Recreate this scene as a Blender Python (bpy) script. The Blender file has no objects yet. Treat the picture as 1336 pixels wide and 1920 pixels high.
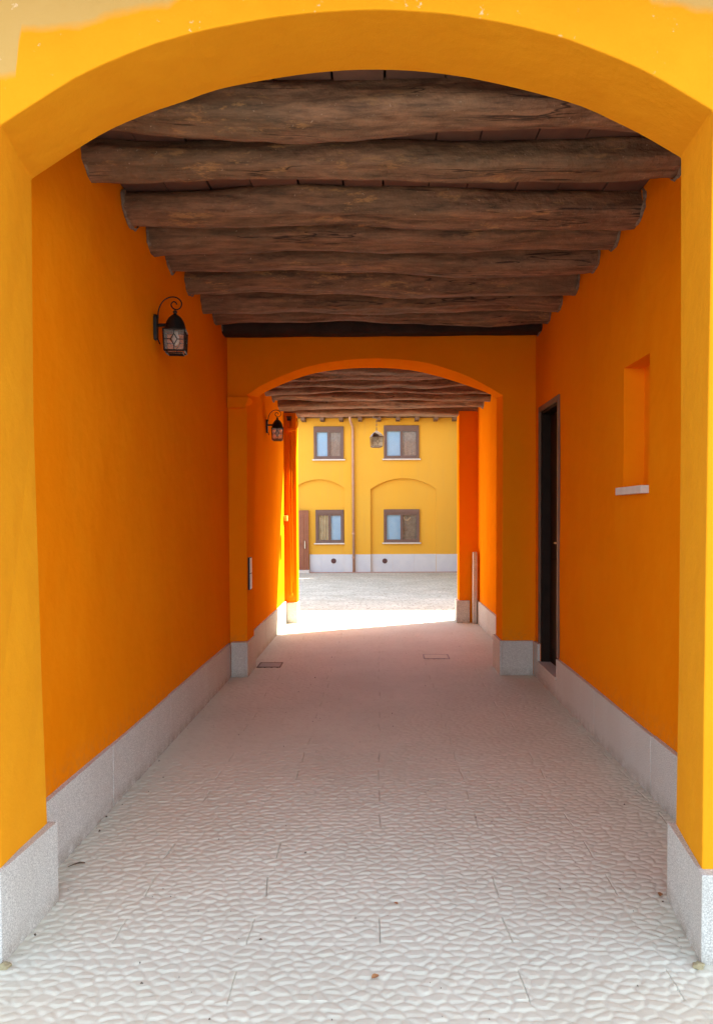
import bpy, bmesh, math, random
import numpy as np
from mathutils import Vector, Matrix, noise as mn

random.seed(7)
rng = np.random.default_rng(11)
S = bpy.context.scene
COL = S.collection

# ------------------------------------------------------------------ camera
PITCH, ROLL = math.radians(1.6), math.radians(0.25)
cam_d = bpy.data.cameras.new('camera')
cam = bpy.data.objects.new('camera', cam_d)
COL.objects.link(cam)
cam_d.sensor_fit = 'VERTICAL'
cam_d.sensor_height = 36.0
cam_d.sensor_width = 36.0 * 1336 / 1920
cam_d.lens = 36.0 * 1400 / 1920
cam_d.shift_x = (668 - 709) / 1920
cam_d.shift_y = (966 + 1400 * math.tan(PITCH) - 960) / 1920
cam_d.clip_start = 0.05
cam_d.clip_end = 1000
cam.matrix_world = Matrix.Translation((0, 0, 1.6)) @ Matrix.Rotation(math.radians(90) - PITCH, 4, 'X') @ Matrix.Rotation(-ROLL, 4, 'Z')
S.camera = cam

# ------------------------------------------------------------------ light
TO_SUN = Vector((1.95, 1.0, 2.25)).normalized()
elev = math.asin(TO_SUN.z)
W = bpy.data.worlds.new('World')
S.world = W
W.use_nodes = True
nt = W.node_tree
sky = nt.nodes.new('ShaderNodeTexSky')
sky.sky_type = 'NISHITA'
sky.sun_disc = False
sky.sun_elevation = elev
sky.sun_rotation = math.atan2(TO_SUN.x, TO_SUN.y)
sky.altitude = 150
sky.dust_density = 1.6
hz = nt.nodes.new('ShaderNodeHueSaturation')      # thin white haze over the blue
hz.inputs['Saturation'].default_value = 0.62
nt.links.new(sky.outputs[0], hz.inputs['Color'])
nt.links.new(hz.outputs[0], nt.nodes['Background'].inputs[0])
nt.nodes['Background'].inputs[1].default_value = 0.15
sd = bpy.data.lights.new('sun', 'SUN')
sd.energy = 4.6
sd.angle = math.radians(0.6)
sd.color = (1.0, 0.94, 0.84)
sun = bpy.data.objects.new('sun', sd)
COL.objects.link(sun)
sun.rotation_euler = TO_SUN.to_track_quat('Z', 'Y').to_euler()

S.view_settings.view_transform = 'Standard'
S.view_settings.look = 'None'
S.view_settings.exposure = 2.5
S.view_settings.gamma = 1.0
S.view_settings.use_curve_mapping = False
S.render.engine = 'CYCLES'
S.cycles.max_bounces = 14
S.cycles.diffuse_bounces = 10
S.cycles.glossy_bounces = 4
S.cycles.transmission_bounces = 6
S.cycles.transparent_max_bounces = 12
S.cycles.use_denoising = True
S.cycles.caustics_reflective = False
S.cycles.caustics_refractive = False

# ------------------------------------------------------------------ materials
def mat(name, col, rough=0.8, metal=0.0, var=None, vscale=2.0, bumps=(), spec=0.3, extra=None):
    m = bpy.data.materials.new(name)
    m.use_nodes = True
    t = m.node_tree
    b = t.nodes['Principled BSDF']
    b.inputs['Base Color'].default_value = (*col, 1)
    b.inputs['Roughness'].default_value = rough
    b.inputs['Metallic'].default_value = metal
    b.inputs['Specular IOR Level'].default_value = spec
    tc = t.nodes.new('ShaderNodeTexCoord')
    src = tc.outputs['Object']
    colout = None
    if var:
        n = t.nodes.new('ShaderNodeTexNoise')
        n.inputs['Scale'].default_value = vscale
        n.inputs['Detail'].default_value = 6
        n.inputs['Roughness'].default_value = 0.6
        t.links.new(src, n.inputs['Vector'])
        r = t.nodes.new('ShaderNodeValToRGB')
        r.color_ramp.elements[0].position = 0.3
        r.color_ramp.elements[1].position = 0.7
        r.color_ramp.elements[0].color = (*col, 1)
        r.color_ramp.elements[1].color = (*var, 1)
        t.links.new(n.outputs['Fac'], r.inputs[0])
        colout = r.outputs[0]
    if extra:
        colout = extra(t, tc, colout)
    if colout:
        t.links.new(colout, b.inputs['Base Color'])
    prev = None
    for sc, strength, dist in bumps:
        n = t.nodes.new('ShaderNodeTexNoise')
        n.inputs['Scale'].default_value = sc
        n.inputs['Detail'].default_value = 4
        t.links.new(src, n.inputs['Vector'])
        bp = t.nodes.new('ShaderNodeBump')
        bp.inputs['Strength'].default_value = strength
        bp.inputs['Distance'].default_value = dist
        t.links.new(n.outputs['Fac'], bp.inputs['Height'])
        if prev:
            t.links.new(prev, bp.inputs['Normal'])
        prev = bp.outputs[0]
    if prev:
        t.links.new(prev, b.inputs['Normal'])
    return m

def mixcol(t, fac, a, b):
    n = t.nodes.new('ShaderNodeMix')
    n.data_type = 'RGBA'
    for idx, v in ((0, fac), (6, a), (7, b)):
        if isinstance(v, (tuple, float, int)):
            n.inputs[idx].default_value = v if not isinstance(v, tuple) else (*v, 1)
        else:
            t.links.new(v, n.inputs[idx])
    return n.outputs[2]

def noise_tex(t, src, scale, detail=4, rough=0.5, vscale=None):
    if vscale:
        mp = t.nodes.new('ShaderNodeMapping')
        mp.inputs['Scale'].default_value = vscale
        t.links.new(src, mp.inputs['Vector'])
        src = mp.outputs[0]
    n = t.nodes.new('ShaderNodeTexNoise')
    n.inputs['Scale'].default_value = scale
    n.inputs['Detail'].default_value = detail
    n.inputs['Roughness'].default_value = rough
    t.links.new(src, n.inputs['Vector'])
    return n.outputs['Fac']

def ramp(t, fac, p0, p1, c0=(0, 0, 0), c1=(1, 1, 1)):
    r = t.nodes.new('ShaderNodeValToRGB')
    r.color_ramp.elements[0].position = p0
    r.color_ramp.elements[1].position = p1
    r.color_ramp.elements[0].color = (*c0, 1)
    r.color_ramp.elements[1].color = (*c1, 1)
    t.links.new(fac, r.inputs[0])
    return r.outputs[0]

def math_n(t, op, a, b=None, clamp=False):
    n = t.nodes.new('ShaderNodeMath')
    n.operation = op
    n.use_clamp = clamp
    for i, v in enumerate((a, b)):
        if v is None:
            continue
        if isinstance(v, (int, float)):
            n.inputs[i].default_value = v
        else:
            t.links.new(v, n.inputs[i])
    return n.outputs[0]

PAINT = (0.87, 0.252, 0.004)
PAINT2 = (0.84, 0.235, 0.003)

def plaster_wear(t, tc, c):
    f = noise_tex(t, tc.outputs['Object'], 0.9, 3, 0.5, (1, 1, 0.35))
    f2 = ramp(t, f, 0.35, 0.75)
    c = mixcol(t, math_n(t, 'MULTIPLY', f2, 0.45), c, (0.74, 0.175, 0.002))
    g = ramp(t, noise_tex(t, tc.outputs['Object'], 4.5, 6, 0.6, (1, 1, 0.5)), 0.45, 0.72)
    c = mixcol(t, math_n(t, 'MULTIPLY', g, 0.35), c, (0.86, 0.29, 0.008))
    sx = t.nodes.new('ShaderNodeSeparateXYZ')
    t.links.new(tc.outputs['Object'], sx.inputs[0])
    low = math_n(t, 'SUBTRACT', 1.0, math_n(t, 'MULTIPLY', math_n(t, 'SUBTRACT', sx.outputs[2], 0.34), 6.0, True), True)
    spl = math_n(t, 'MULTIPLY', low, ramp(t, noise_tex(t, tc.outputs['Object'], 26, 5, 0.7), 0.45, 0.65))
    c = mixcol(t, math_n(t, 'MULTIPLY', spl, 0.30), c, (0.45, 0.20, 0.06))
    sp = ramp(t, noise_tex(t, tc.outputs['Object'], 34, 2), 0.76, 0.80)
    return mixcol(t, math_n(t, 'MULTIPLY', sp, 0.15), c, (0.72, 0.42, 0.12))

M = {}
M['paint'] = mat('ochre_paint', PAINT, 0.85, var=PAINT2, vscale=1.3, spec=0.0,
                 bumps=((2.2, 0.6, 0.035), (11, 0.6, 0.009), (90, 0.4, 0.002)), extra=plaster_wear)

def front_patches(t, tc, c):
    src = tc.outputs['Object']
    sx = t.nodes.new('ShaderNodeSeparateXYZ')
    t.links.new(src, sx.inputs[0])
    fx = math_n(t, 'DIVIDE', math_n(t, 'ADD', sx.outputs[0], 1.6), 3.2, True)
    fc = t.nodes.new('ShaderNodeFloatCurve')
    cu = fc.mapping.curves[0]
    pts = [(-1.6, 3.12), (-1.262, 3.13), (-1.245, 3.285), (-1.03, 3.30), (-0.93, 3.335), (-0.72, 3.372),
           (-0.62, 3.46), (0.7, 3.50), (0.93, 3.42), (0.96, 3.375), (1.13, 3.345), (1.6, 3.30)]
    P = [((x + 1.6) / 3.2, z - 3.0) for x, z in pts]
    cu.points[0].location = P[0]
    cu.points[-1].location = P[-1]
    for p in P[1:-1]:
        cu.points.new(*p)
    for p in cu.points:
        p.handle_type = 'VECTOR'
    fc.mapping.update()
    t.links.new(fx, fc.inputs['Value'])
    nz = noise_tex(t, src, 9, 5, 0.6)
    zz = math_n(t, 'SUBTRACT', sx.outputs[2], 3.0)
    dd = math_n(t, 'SUBTRACT', zz, fc.outputs[0])
    dd = math_n(t, 'ADD', dd, math_n(t, 'MULTIPLY', math_n(t, 'SUBTRACT', nz, 0.5), 0.05))
    fac = math_n(t, 'MULTIPLY', dd, 28.0, True)
    tan = mixcol(t, noise_tex(t, src, 6, 5, 0.65), (0.54, 0.33, 0.09), (0.60, 0.38, 0.13))
    c = mixcol(t, fac, c, tan)
    # scuffs and chips above the arch
    ch = ramp(t, noise_tex(t, src, 16, 6, 0.72), 0.65, 0.70)
    zone = math_n(t, 'MULTIPLY', math_n(t, 'SUBTRACT', sx.outputs[2], 3.05), 6.0, True)
    zone = math_n(t, 'MULTIPLY', zone, math_n(t, 'LESS_THAN', sx.outputs[1], 2.664))
    ch = math_n(t, 'MULTIPLY', ch, zone)
    c = mixcol(t, math_n(t, 'MULTIPLY', ch, 0.75), c, (0.80, 0.60, 0.38))
    dk = ramp(t, noise_tex(t, src, 26, 5, 0.7), 0.71, 0.75)
    dk = math_n(t, 'MULTIPLY', dk, zone)
    return mixcol(t, math_n(t, 'MULTIPLY', dk, 0.6), c, (0.28, 0.14, 0.06))

M['front'] = mat('ochre_front_paint', (0.80, 0.335, 0.011), 0.88, var=(0.77, 0.31, 0.009), vscale=5, spec=0.08,
                 bumps=((7.0, 0.5, 0.02), (110, 0.4, 0.002)), extra=front_patches)
def court_wear(t, tc, c):
    src = tc.outputs['Object']
    f = ramp(t, noise_tex(t, src, 1.1, 6, 0.65, (1, 1, 0.3)), 0.4, 0.75)
    c = mixcol(t, math_n(t, 'MULTIPLY', f, 0.5), c, (0.60, 0.33, 0.055))
    st = ramp(t, noise_tex(t, src, 2.2, 5, 0.7, (5, 5, 0.25)), 0.56, 0.72)
    return mixcol(t, math_n(t, 'MULTIPLY', st, 0.22), c, (0.50, 0.30, 0.09))
M['court'] = mat('courtyard_paint', (0.68, 0.36, 0.040), 0.9, var=(0.66, 0.375, 0.05), vscale=0.8, spec=0.08, extra=court_wear,
                 bumps=((4.0, 0.2, 0.01),))

def granite(t, tc, c):
    src = tc.outputs['Object']
    a = ramp(t, noise_tex(t, src, 190, 3, 0.7), 0.40, 0.62)
    c = mixcol(t, a, (0.40, 0.395, 0.355), (0.74, 0.735, 0.665))
    d = ramp(t, noise_tex(t, src, 330, 2, 0.5), 0.60, 0.68)
    c = mixcol(t, math_n(t, 'MULTIPLY', d, 0.8), c, (0.13, 0.13, 0.14))
    s = noise_tex(t, src, 3.0, 5, 0.6, (1, 1, 0.35))
    c = mixcol(t, math_n(t, 'MULTIPLY', ramp(t, s, 0.4, 0.75), 0.40), c, (0.46, 0.42, 0.36))
    sx = t.nodes.new('ShaderNodeSeparateXYZ')
    t.links.new(src, sx.inputs[0])
    foot = math_n(t, 'SUBTRACT', 1.0, math_n(t, 'MULTIPLY', sx.outputs[2], 12.0, True), True)
    foot = math_n(t, 'MULTIPLY', foot, ramp(t, noise_tex(t, src, 11, 5, 0.7), 0.38, 0.6))
    return mixcol(t, math_n(t, 'MULTIPLY', foot, 0.6), c, (0.25, 0.20, 0.14))
M['granite'] = mat('flamed_granite', (0.5, 0.5, 0.5), 0.75, bumps=((160, 0.5, 0.002),), extra=granite)
M['court_plinth'] = mat('grey_render', (0.50, 0.53, 0.58), 0.85, var=(0.58, 0.595, 0.62), vscale=2.2, bumps=((40, 0.3, 0.003),))

def wood(t, tc, c):
    src = tc.outputs['Object']
    g = noise_tex(t, src, 7, 9, 0.74, (0.45, 3.2, 3.2))
    c = mixcol(t, ramp(t, g, 0.34, 0.68), (0.075, 0.043, 0.025), (0.37, 0.205, 0.112))
    l = ramp(t, noise_tex(t, src, 1.7, 3, 0.5, (0.6, 1.5, 1.5)), 0.4, 0.7)
    c = mixcol(t, math_n(t, 'MULTIPLY', l, 0.45), c, (0.145, 0.112, 0.060))
    w = noise_tex(t, src, 4.5, 9, 0.78, (0.8, 3, 3))
    wz = math_n(t, 'MULTIPLY', ramp(t, w, 0.545, 0.60), ramp(t, noise_tex(t, src, 1.1, 2), 0.42, 0.6))
    c = mixcol(t, math_n(t, 'MULTIPLY', wz, 0.7), c, (0.48, 0.27, 0.10))
    sp = ramp(t, noise_tex(t, src, 60, 4, 0.7), 0.665, 0.70)
    c = mixcol(t, math_n(t, 'MULTIPLY', sp, 0.8), c, (0.50, 0.38, 0.27))
    ck = noise_tex(t, src, 2.2, 4, 0.5, (0.22, 5, 5))
    ck = math_n(t, 'ABSOLUTE', math_n(t, 'SUBTRACT', ck, 0.56))
    ck = ramp(t, ck, 0.004, 0.012, (1, 1, 1), (0, 0, 0))
    gate_ = ramp(t, noise_tex(t, src, 1.9, 2, 0.5), 0.48, 0.53)
    return mixcol(t, math_n(t, 'MULTIPLY', math_n(t, 'MULTIPLY', ck, gate_), 0.85), c, (0.02, 0.011, 0.008))
M['wood'] = mat('painted_old_wood', (0.15, 0.08, 0.05), 0.72, spec=0.35,
                bumps=((9, 0.8, 0.03), (26, 0.7, 0.012), (80, 0.6, 0.004)), extra=wood)
M['soot_wood'] = mat('sooty_wood', (0.016, 0.010, 0.008), 0.8, var=(0.035, 0.020, 0.014), vscale=7, bumps=((14, 0.6, 0.015),))  # almost black wood of the last beam before the inner arch
M['board'] = mat('brown_boards', (0.125, 0.062, 0.043), 0.8, var=(0.20, 0.10, 0.066), vscale=4,
                 bumps=((30, 0.5, 0.004),))
M['mortar'] = mat('mortar', (0.32, 0.25, 0.18), 0.95, var=(0.12, 0.07, 0.045), vscale=30, bumps=((60, 0.9, 0.01),))

def paver_col(t, tc, c):
    src = tc.outputs['Object']
    c = mixcol(t, ramp(t, noise_tex(t, src, 1.2, 4, 0.6), 0.3, 0.7), (0.59, 0.58, 0.46), (0.67, 0.66, 0.53))
    c = mixcol(t, math_n(t, 'MULTIPLY', ramp(t, noise_tex(t, src, 14, 4, 0.6), 0.5, 0.8), 0.5), c, (0.51, 0.475, 0.35))
    s = ramp(t, noise_tex(t, src, 42, 3, 0.55), 0.755, 0.775)
    return mixcol(t, math_n(t, 'MULTIPLY', s, 0.7), c, (0.16, 0.12, 0.09))
M['paver'] = mat('pale_stone_paver', (0.64, 0.63, 0.61), 0.7, spec=0.35, bumps=((120, 0.35, 0.0015),), extra=paver_col)
M['joint'] = mat('joint_sand', (0.36, 0.34, 0.31), 0.95, var=(0.44, 0.42, 0.39), vscale=20)
M['street'] = mat('street_asphalt', (0.16, 0.16, 0.157), 0.9, var=(0.21, 0.208, 0.20), vscale=3)

def court_ground(t, tc, c):
    src = tc.outputs['Object']
    v = t.nodes.new('ShaderNodeTexVoronoi')
    v.feature = 'DISTANCE_TO_EDGE'
    v.inputs['Scale'].default_value = 9
    t.links.new(src, v.inputs['Vector'])
    e = ramp(t, v.outputs['Distance'], 0.02, 0.09)
    base = mixcol(t, ramp(t, noise_tex(t, src, 1.6, 5, 0.65), 0.35, 0.7), (0.42, 0.415, 0.345), (0.60, 0.59, 0.51))
    c = mixcol(t, e, (0.30, 0.28, 0.23), base)
    g = ramp(t, noise_tex(t, src, 7, 5, 0.75), 0.56, 0.68)
    return mixcol(t, math_n(t, 'MULTIPLY', g, 0.6), c, (0.29, 0.27, 0.20))
M['yard'] = mat('courtyard_cobbles', (0.5, 0.5, 0.45), 0.9, bumps=((8, 0.6, 0.05), (30, 0.4, 0.01)), extra=court_ground)
M['iron'] = mat('black_iron', (0.012, 0.012, 0.013), 0.45, metal=0.3, spec=0.5, bumps=((80, 0.2, 0.002),))
M['bronze'] = mat('weathered_brown_metal', (0.09, 0.06, 0.04), 0.5, metal=0.4, var=(0.16, 0.12, 0.09), vscale=40)
M['steel'] = mat('brushed_steel', (0.6, 0.58, 0.52), 0.3, metal=1.0)
M['brown_frame'] = mat('brown_window_frame', (0.135, 0.080, 0.066), 0.5, var=(0.16, 0.10, 0.082), vscale=6)
M['brown_door'] = mat('brown_yard_door', (0.23, 0.085, 0.045), 0.55, var=(0.27, 0.105, 0.058), vscale=5)
M['dark_door'] = mat('dark_brown_door', (0.016, 0.009, 0.006), 0.6, spec=0.12, var=(0.026, 0.014, 0.009), vscale=9, bumps=((30, 0.2, 0.002),))
M['casing'] = mat('door_casing', (0.20, 0.115, 0.075), 0.5, var=(0.15, 0.08, 0.05), vscale=8)
M['sill'] = mat('pale_stone_sill', (0.55, 0.51, 0.46), 0.6, var=(0.66, 0.62, 0.57), vscale=12, bumps=((60, 0.2, 0.002),))
M['copper'] = mat('copper_pipe', (0.42, 0.23, 0.15), 0.5, metal=0.1, var=(0.48, 0.29, 0.20), vscale=6)
M['rafter'] = mat('rafter_wood', (0.16, 0.09, 0.055), 0.8)
M['blue_blind'] = mat('pale_blue_blind', (0.36, 0.58, 0.86), 0.8, var=(0.43, 0.64, 0.88), vscale=5)  # pale blue painted in as the sky reflected by the panes
M['brown_curtain'] = mat('brown_curtain', (0.30, 0.20, 0.16), 0.9, var=(0.44, 0.33, 0.27), vscale=22)  # brown tones painted in as a tiled roof reflected by the panes
M['beige_curtain'] = mat('beige_curtain', (0.48, 0.36, 0.22), 0.9, var=(0.60, 0.47, 0.31), vscale=8)
M['grey_dark'] = mat('dim_grey_room', (0.13, 0.12, 0.10), 0.9, var=(0.24, 0.22, 0.18), vscale=9)
M['tile'] = mat('roof_tiles', (0.35, 0.14, 0.08), 0.9, var=(0.45, 0.22, 0.13), vscale=8, bumps=((20, 0.5, 0.02),))
M['dark'] = mat('dark_timber', (0.05, 0.03, 0.022), 0.9)
M['redkerb'] = mat('red_kerb', (0.40, 0.23, 0.19), 0.9)
M['white_box'] = mat('white_enamel', (0.78, 0.74, 0.70), 0.4)
M['yellow_box'] = mat('yellow_plastic', (0.75, 0.50, 0.10), 0.5)
M['vent'] = mat('vent_brown', (0.12, 0.06, 0.06), 0.7)
M['leaf'] = mat('dry_leaf', (0.28, 0.11, 0.04), 0.8, var=(0.40, 0.2, 0.08), vscale=60)
M['twig'] = mat('twig', (0.10, 0.075, 0.05), 0.9)
M['sap'] = mat('dried_foam', (0.42, 0.36, 0.20), 0.9, var=(0.30, 0.25, 0.14), vscale=40, bumps=((90, 0.8, 0.004),))
M['bulb'] = mat('white_bulb', (0.85, 0.83, 0.80), 0.35)

def glass_mat(name, tint, white, wcol, ior=1.45, glow=False):
    m = bpy.data.materials.new(name)
    m.use_nodes = True
    t = m.node_tree
    t.nodes.remove(t.nodes['Principled BSDF'])
    out = t.nodes['Material Output']
    tr = t.nodes.new('ShaderNodeBsdfTransparent')
    tr.inputs[0].default_value = (*tint, 1)
    df = t.nodes.new('ShaderNodeBsdfTranslucent' if glow else 'ShaderNodeBsdfDiffuse')
    df.inputs[0].default_value = (*wcol, 1)
    m1 = t.nodes.new('ShaderNodeMixShader')
    m1.inputs[0].default_value = white
    t.links.new(tr.outputs[0], m1.inputs[1])
    t.links.new(df.outputs[0], m1.inputs[2])
    gl = t.nodes.new('ShaderNodeBsdfGlossy')
    gl.inputs['Roughness'].default_value = 0.03
    fr = t.nodes.new('ShaderNodeFresnel')
    fr.inputs[0].default_value = ior
    m2 = t.nodes.new('ShaderNodeMixShader')
    t.links.new(fr.outputs[0], m2.inputs[0])
    t.links.new(m1.outputs[0], m2.inputs[1])
    t.links.new(gl.outputs[0], m2.inputs[2])
    t.links.new(m2.outputs[0], out.inputs[0])
    return m
M['glass'] = glass_mat('window_glass', (0.95, 0.97, 0.97), 0.02, (0.7, 0.7, 0.7), 1.22)
M['lamp_glass'] = glass_mat('hammered_lamp_glass', (0.92, 0.9, 0.88), 0.11, (0.80, 0.76, 0.70), 1.2)
M['milky_glass'] = glass_mat('milky_lamp_glass', (0.9, 0.88, 0.84), 0.6, (0.88, 0.82, 0.72), 1.45, True)

# ------------------------------------------------------------------ helpers
def tag(o, label=None, cat=None, group=None, kind=None):
    for k, v in (('label', label), ('category', cat), ('group', group), ('kind', kind)):
        if v:
            o[k] = v
    return o

def thing(name, loc, label, cat, group=None):
    o = bpy.data.objects.new(name, None)
    o.empty_display_size = 0.2
    o.location = loc
    COL.objects.link(o)
    return tag(o, label, cat, group)

def root_offset(o):
    v = Vector((0, 0, 0))
    while o:
        v += o.location
        o = o.parent
    return v

def obj(name, bm, m, parent=None, smooth=False, bevel=0.0, local=False, label=None, keep_normals=False):
    """links a bmesh as ONE mesh object; mesh coordinates are world ones unless local"""
    if not keep_normals:
        bmesh.ops.recalc_face_normals(bm, faces=bm.faces)
    me = bpy.data.meshes.new(name)
    bm.to_mesh(me)
    bm.free()
    me.materials.append(m)
    if smooth:
        me.polygons.foreach_set('use_smooth', [True] * len(me.polygons))
    o = bpy.data.objects.new(name, me)
    COL.objects.link(o)
    if parent is not None:
        o.parent = parent
        if not local:
            o.location = -root_offset(parent)
    if bevel:
        b = o.modifiers.new('bevel', 'BEVEL')
        b.width = bevel
        b.segments = 2
        b.limit_method = 'ANGLE'
        b.angle_limit = math.radians(35)
    if label:
        o['label'] = label
    return o

def BM():
    return bmesh.new()

def box(bm, x0, x1, y0, y1, z0, z1):
    v = [bm.verts.new((x, y, z)) for x in (x0, x1) for y in (y0, y1) for z in (z0, z1)]
    for f in ((0, 1, 3, 2), (4, 6, 7, 5), (0, 4, 5, 1), (2, 3, 7, 6), (0, 2, 6, 4), (1, 5, 7, 3)):
        bm.faces.new([v[i] for i in f])
    return bm

def bx(*a):
    return box(BM(), *a)

def tube(bm, pts, r, n=8, closed_ends=True):
    pts = [Vector(p) for p in pts]
    rs = r if isinstance(r, (list, tuple)) else [r] * len(pts)
    rings = []
    up = Vector((0, 0, 1))
    prev = None
    for i, p in enumerate(pts):
        d = (pts[min(i + 1, len(pts) - 1)] - pts[max(i - 1, 0)]).normalized()
        if prev is None:
            a = d.cross(up)
            if a.length < 0.1:
                a = d.cross(Vector((0, 1, 0)))
            a.normalize()
        else:
            a = (prev - d * prev.dot(d)).normalized()
        prev = a
        b = d.cross(a)
        rings.append([bm.verts.new(p + (a * math.cos(2 * math.pi * k / n) + b * math.sin(2 * math.pi * k / n)) * rs[i]) for k in range(n)])
    for i in range(len(rings) - 1):
        for k in range(n):
            bm.faces.new((rings[i][k], rings[i][(k + 1) % n], rings[i + 1][(k + 1) % n], rings[i + 1][k]))
    if closed_ends:
        bm.faces.new(rings[0][::-1])
        bm.faces.new(rings[-1])
    return bm

def lathe(bm, prof, c=(0, 0, 0), n=20):
    rings = [[bm.verts.new((c[0] + r * math.cos(2 * math.pi * k / n), c[1] + r * math.sin(2 * math.pi * k / n), c[2] + z)) for k in range(n)] for r, z in prof]
    for i in range(len(rings) - 1):
        for k in range(n):
            bm.faces.new((rings[i][k], rings[i][(k + 1) % n], rings[i + 1][(k + 1) % n], rings[i + 1][k]))
    bm.faces.new(rings[0][::-1])
    bm.faces.new(rings[-1])
    return bm

def resample(pts, n):
    """smooth curve through points (Catmull-Rom), n samples"""
    P = np.array([pts[0]] + list(pts) + [pts[-1]], float)
    P[0] = 2 * P[1] - P[2]
    P[-1] = 2 * P[-2] - P[-3]
    L = np.concatenate([[0], np.cumsum(np.linalg.norm(np.diff(P[1:-1], axis=0), axis=1))])
    out = []
    for s in np.linspace(0, L[-1], n):
        i = min(np.searchsorted(L, s, side='right') - 1, len(L) - 2)
        u = (s - L[i]) / (L[i + 1] - L[i])
        p0, p1, p2, p3 = P[i], P[i + 1], P[i + 2], P[i + 3]
        out.append(0.5 * (2 * p1 + (p2 - p0) * u + (2 * p0 - 5 * p1 + 4 * p2 - p3) * u * u + (3 * p1 - p0 - 3 * p2 + p3) * u ** 3))
    return [(float(a), float(b)) for a, b in out]

def arch_wall(y0, y1, xl, xr, zb, zt, front, back, legF, legB):
    """wall y0..y1 with an arched opening. front/back = arc points (x,z); legF/legB = ((left pts up),(right pts up)) below the springs"""
    bm = BM()
    A = [*legF[0], *front, *legF[1][::-1]]
    B = [*legB[0], *back, *legB[1][::-1]]
    assert len(A) == len(B)
    va = [bm.verts.new((x, y0, z)) for x, z in A]
    vb = [bm.verts.new((x, y1, z)) for x, z in B]
    for i in range(len(A) - 1):
        bm.faces.new((va[i], va[i + 1], vb[i + 1], vb[i]))
    nl = len(legF[0])
    def side(vs, y, leg, arc):
        tops = []
        for v in vs[nl:nl + len(arc)]:
            tops.append(bm.verts.new((v.co.x, y, zt)))
        a = vs[nl:nl + len(arc)]
        for i in range(len(a) - 1):
            bm.faces.new((a[i], a[i + 1], tops[i + 1], tops[i]))
        l0, l1 = bm.verts.new((xl, y, zb)), bm.verts.new((xl, y, zt))
        r0, r1 = bm.verts.new((xr, y, zb)), bm.verts.new((xr, y, zt))
        bm.faces.new([l0] + vs[:nl + 1] + [tops[0], l1])
        bm.faces.new([r1, tops[-1]] + vs[nl + len(arc) - 1:] + [r0])
        return l0, l1, r0, r1, tops
    f = side(va, y0, legF, front)
    b = side(vb, y1, legB, back)
    bm.faces.new((f[0], f[1], b[1], b[0]))
    bm.faces.new((f[2], f[3], b[3], b[2]))
    ft = [f[1], *f[4], f[3]]
    bt = [b[1], *b[4], b[3]]
    for i in range(len(ft) - 1):
        bm.faces.new((ft[i], ft[i + 1], bt[i + 1], bt[i]))
    return bm

def slab(parent, p0, p1, h, t, inward, z0=-0.03, name='plinth_slab', m=None, zb=None):
    """upright stone slab whose visible face runs p0->p1 on the ground, thickness t towards inward"""
    bm = BM()
    d = Vector((inward[0], inward[1], 0)).normalized() * t
    a, b = Vector((*p0, 0)), Vector((*p1, 0))
    q = [a, b, b + d, a + d]
    lo = [bm.verts.new((v.x, v.y, z0)) for v in q]
    hi = [bm.verts.new((v.x, v.y, h)) for v in q]
    bm.faces.new(lo[::-1]); bm.faces.new(hi)
    for i in range(4):
        bm.faces.new((lo[i], lo[(i + 1) % 4], hi[(i + 1) % 4], hi[i]))
    return obj(name, bm, m or M['granite'], parent, bevel=0.003)

def slab_run(parent, p0, p1, h, t, inward, n, **k):
    a, b = Vector(p0), Vector(p1)
    L = (b - a).length
    g = 0.003 / L / 2
    cuts = [0] + [(i + random.uniform(-.08, .08)) / n for i in range(1, n)] + [1]
    for i in range(n):
        s0, s1 = cuts[i] + (g if i else 0), cuts[i + 1] - (g if i < n - 1 else 0)
        off = Vector(inward) * random.uniform(0, 0.002)
        q0, q1 = a.lerp(b, s0) + off, a.lerp(b, s1) + off
        slab(parent, q0[:], q1[:], h + random.uniform(-.003, .003), t, inward, **k)

# ------------------------------------------------------------------ ground
g = bm = BM()
for x0, x1, y0, y1 in ((-60, 60, -60, 0.7), (-60, -3.6, 0.7, 2.7), (3.6, 60, 0.7, 2.7)):
    vs = [bm.verts.new((x, y, -0.006)) for x, y in ((x0, y0), (x1, y0), (x1, y1), (x0, y1))]
    bm.faces.new(vs)
tag(obj('street_ground', bm, M['street']), kind='structure')
bm = BM()
vs = [bm.verts.new((x, y, -0.020)) for x, y in ((-3.7, 0.65), (3.7, 0.65), (3.7, 11.42), (-3.7, 11.42))]
bm.faces.new(vs)
pavement = tag(obj('pavement', bm, M['joint']), kind='structure')
bm = BM()
YG = [11.36, 13, 16, 20, 24.9, 60, 250]
XG = [-250, -30, -8, -3, 3, 8, 30, 250]
def yard_z(y):
    return -0.002 - 0.0224 * (min(y, 24.9) - 11.36)
vv = [[bm.verts.new((x, y, yard_z(y))) for x in XG] for y in YG]
for i in range(len(YG) - 1):
    for j in range(len(XG) - 1):
        bm.faces.new((vv[i][j], vv[i][j + 1], vv[i + 1][j + 1], vv[i + 1][j]))
tag(obj('courtyard_ground', bm, M['yard']), kind='structure')
bm = BM()
vs = [bm.verts.new(p) for p in ((-60, 11.36, -0.03), (-3.7, 11.36, -0.03), (-3.7, 2.7, -0.03), (-60, 2.7, -0.03))]
bm.faces.new(vs)
vs = [bm.verts.new(p) for p in ((3.7, 11.36, -0.03), (60, 11.36, -0.03), (60, 2.7, -0.03), (3.7, 2.7, -0.03))]
bm.faces.new(vs)
tag(obj('earth_ground', bm, M['street']), kind='structure')

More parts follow.
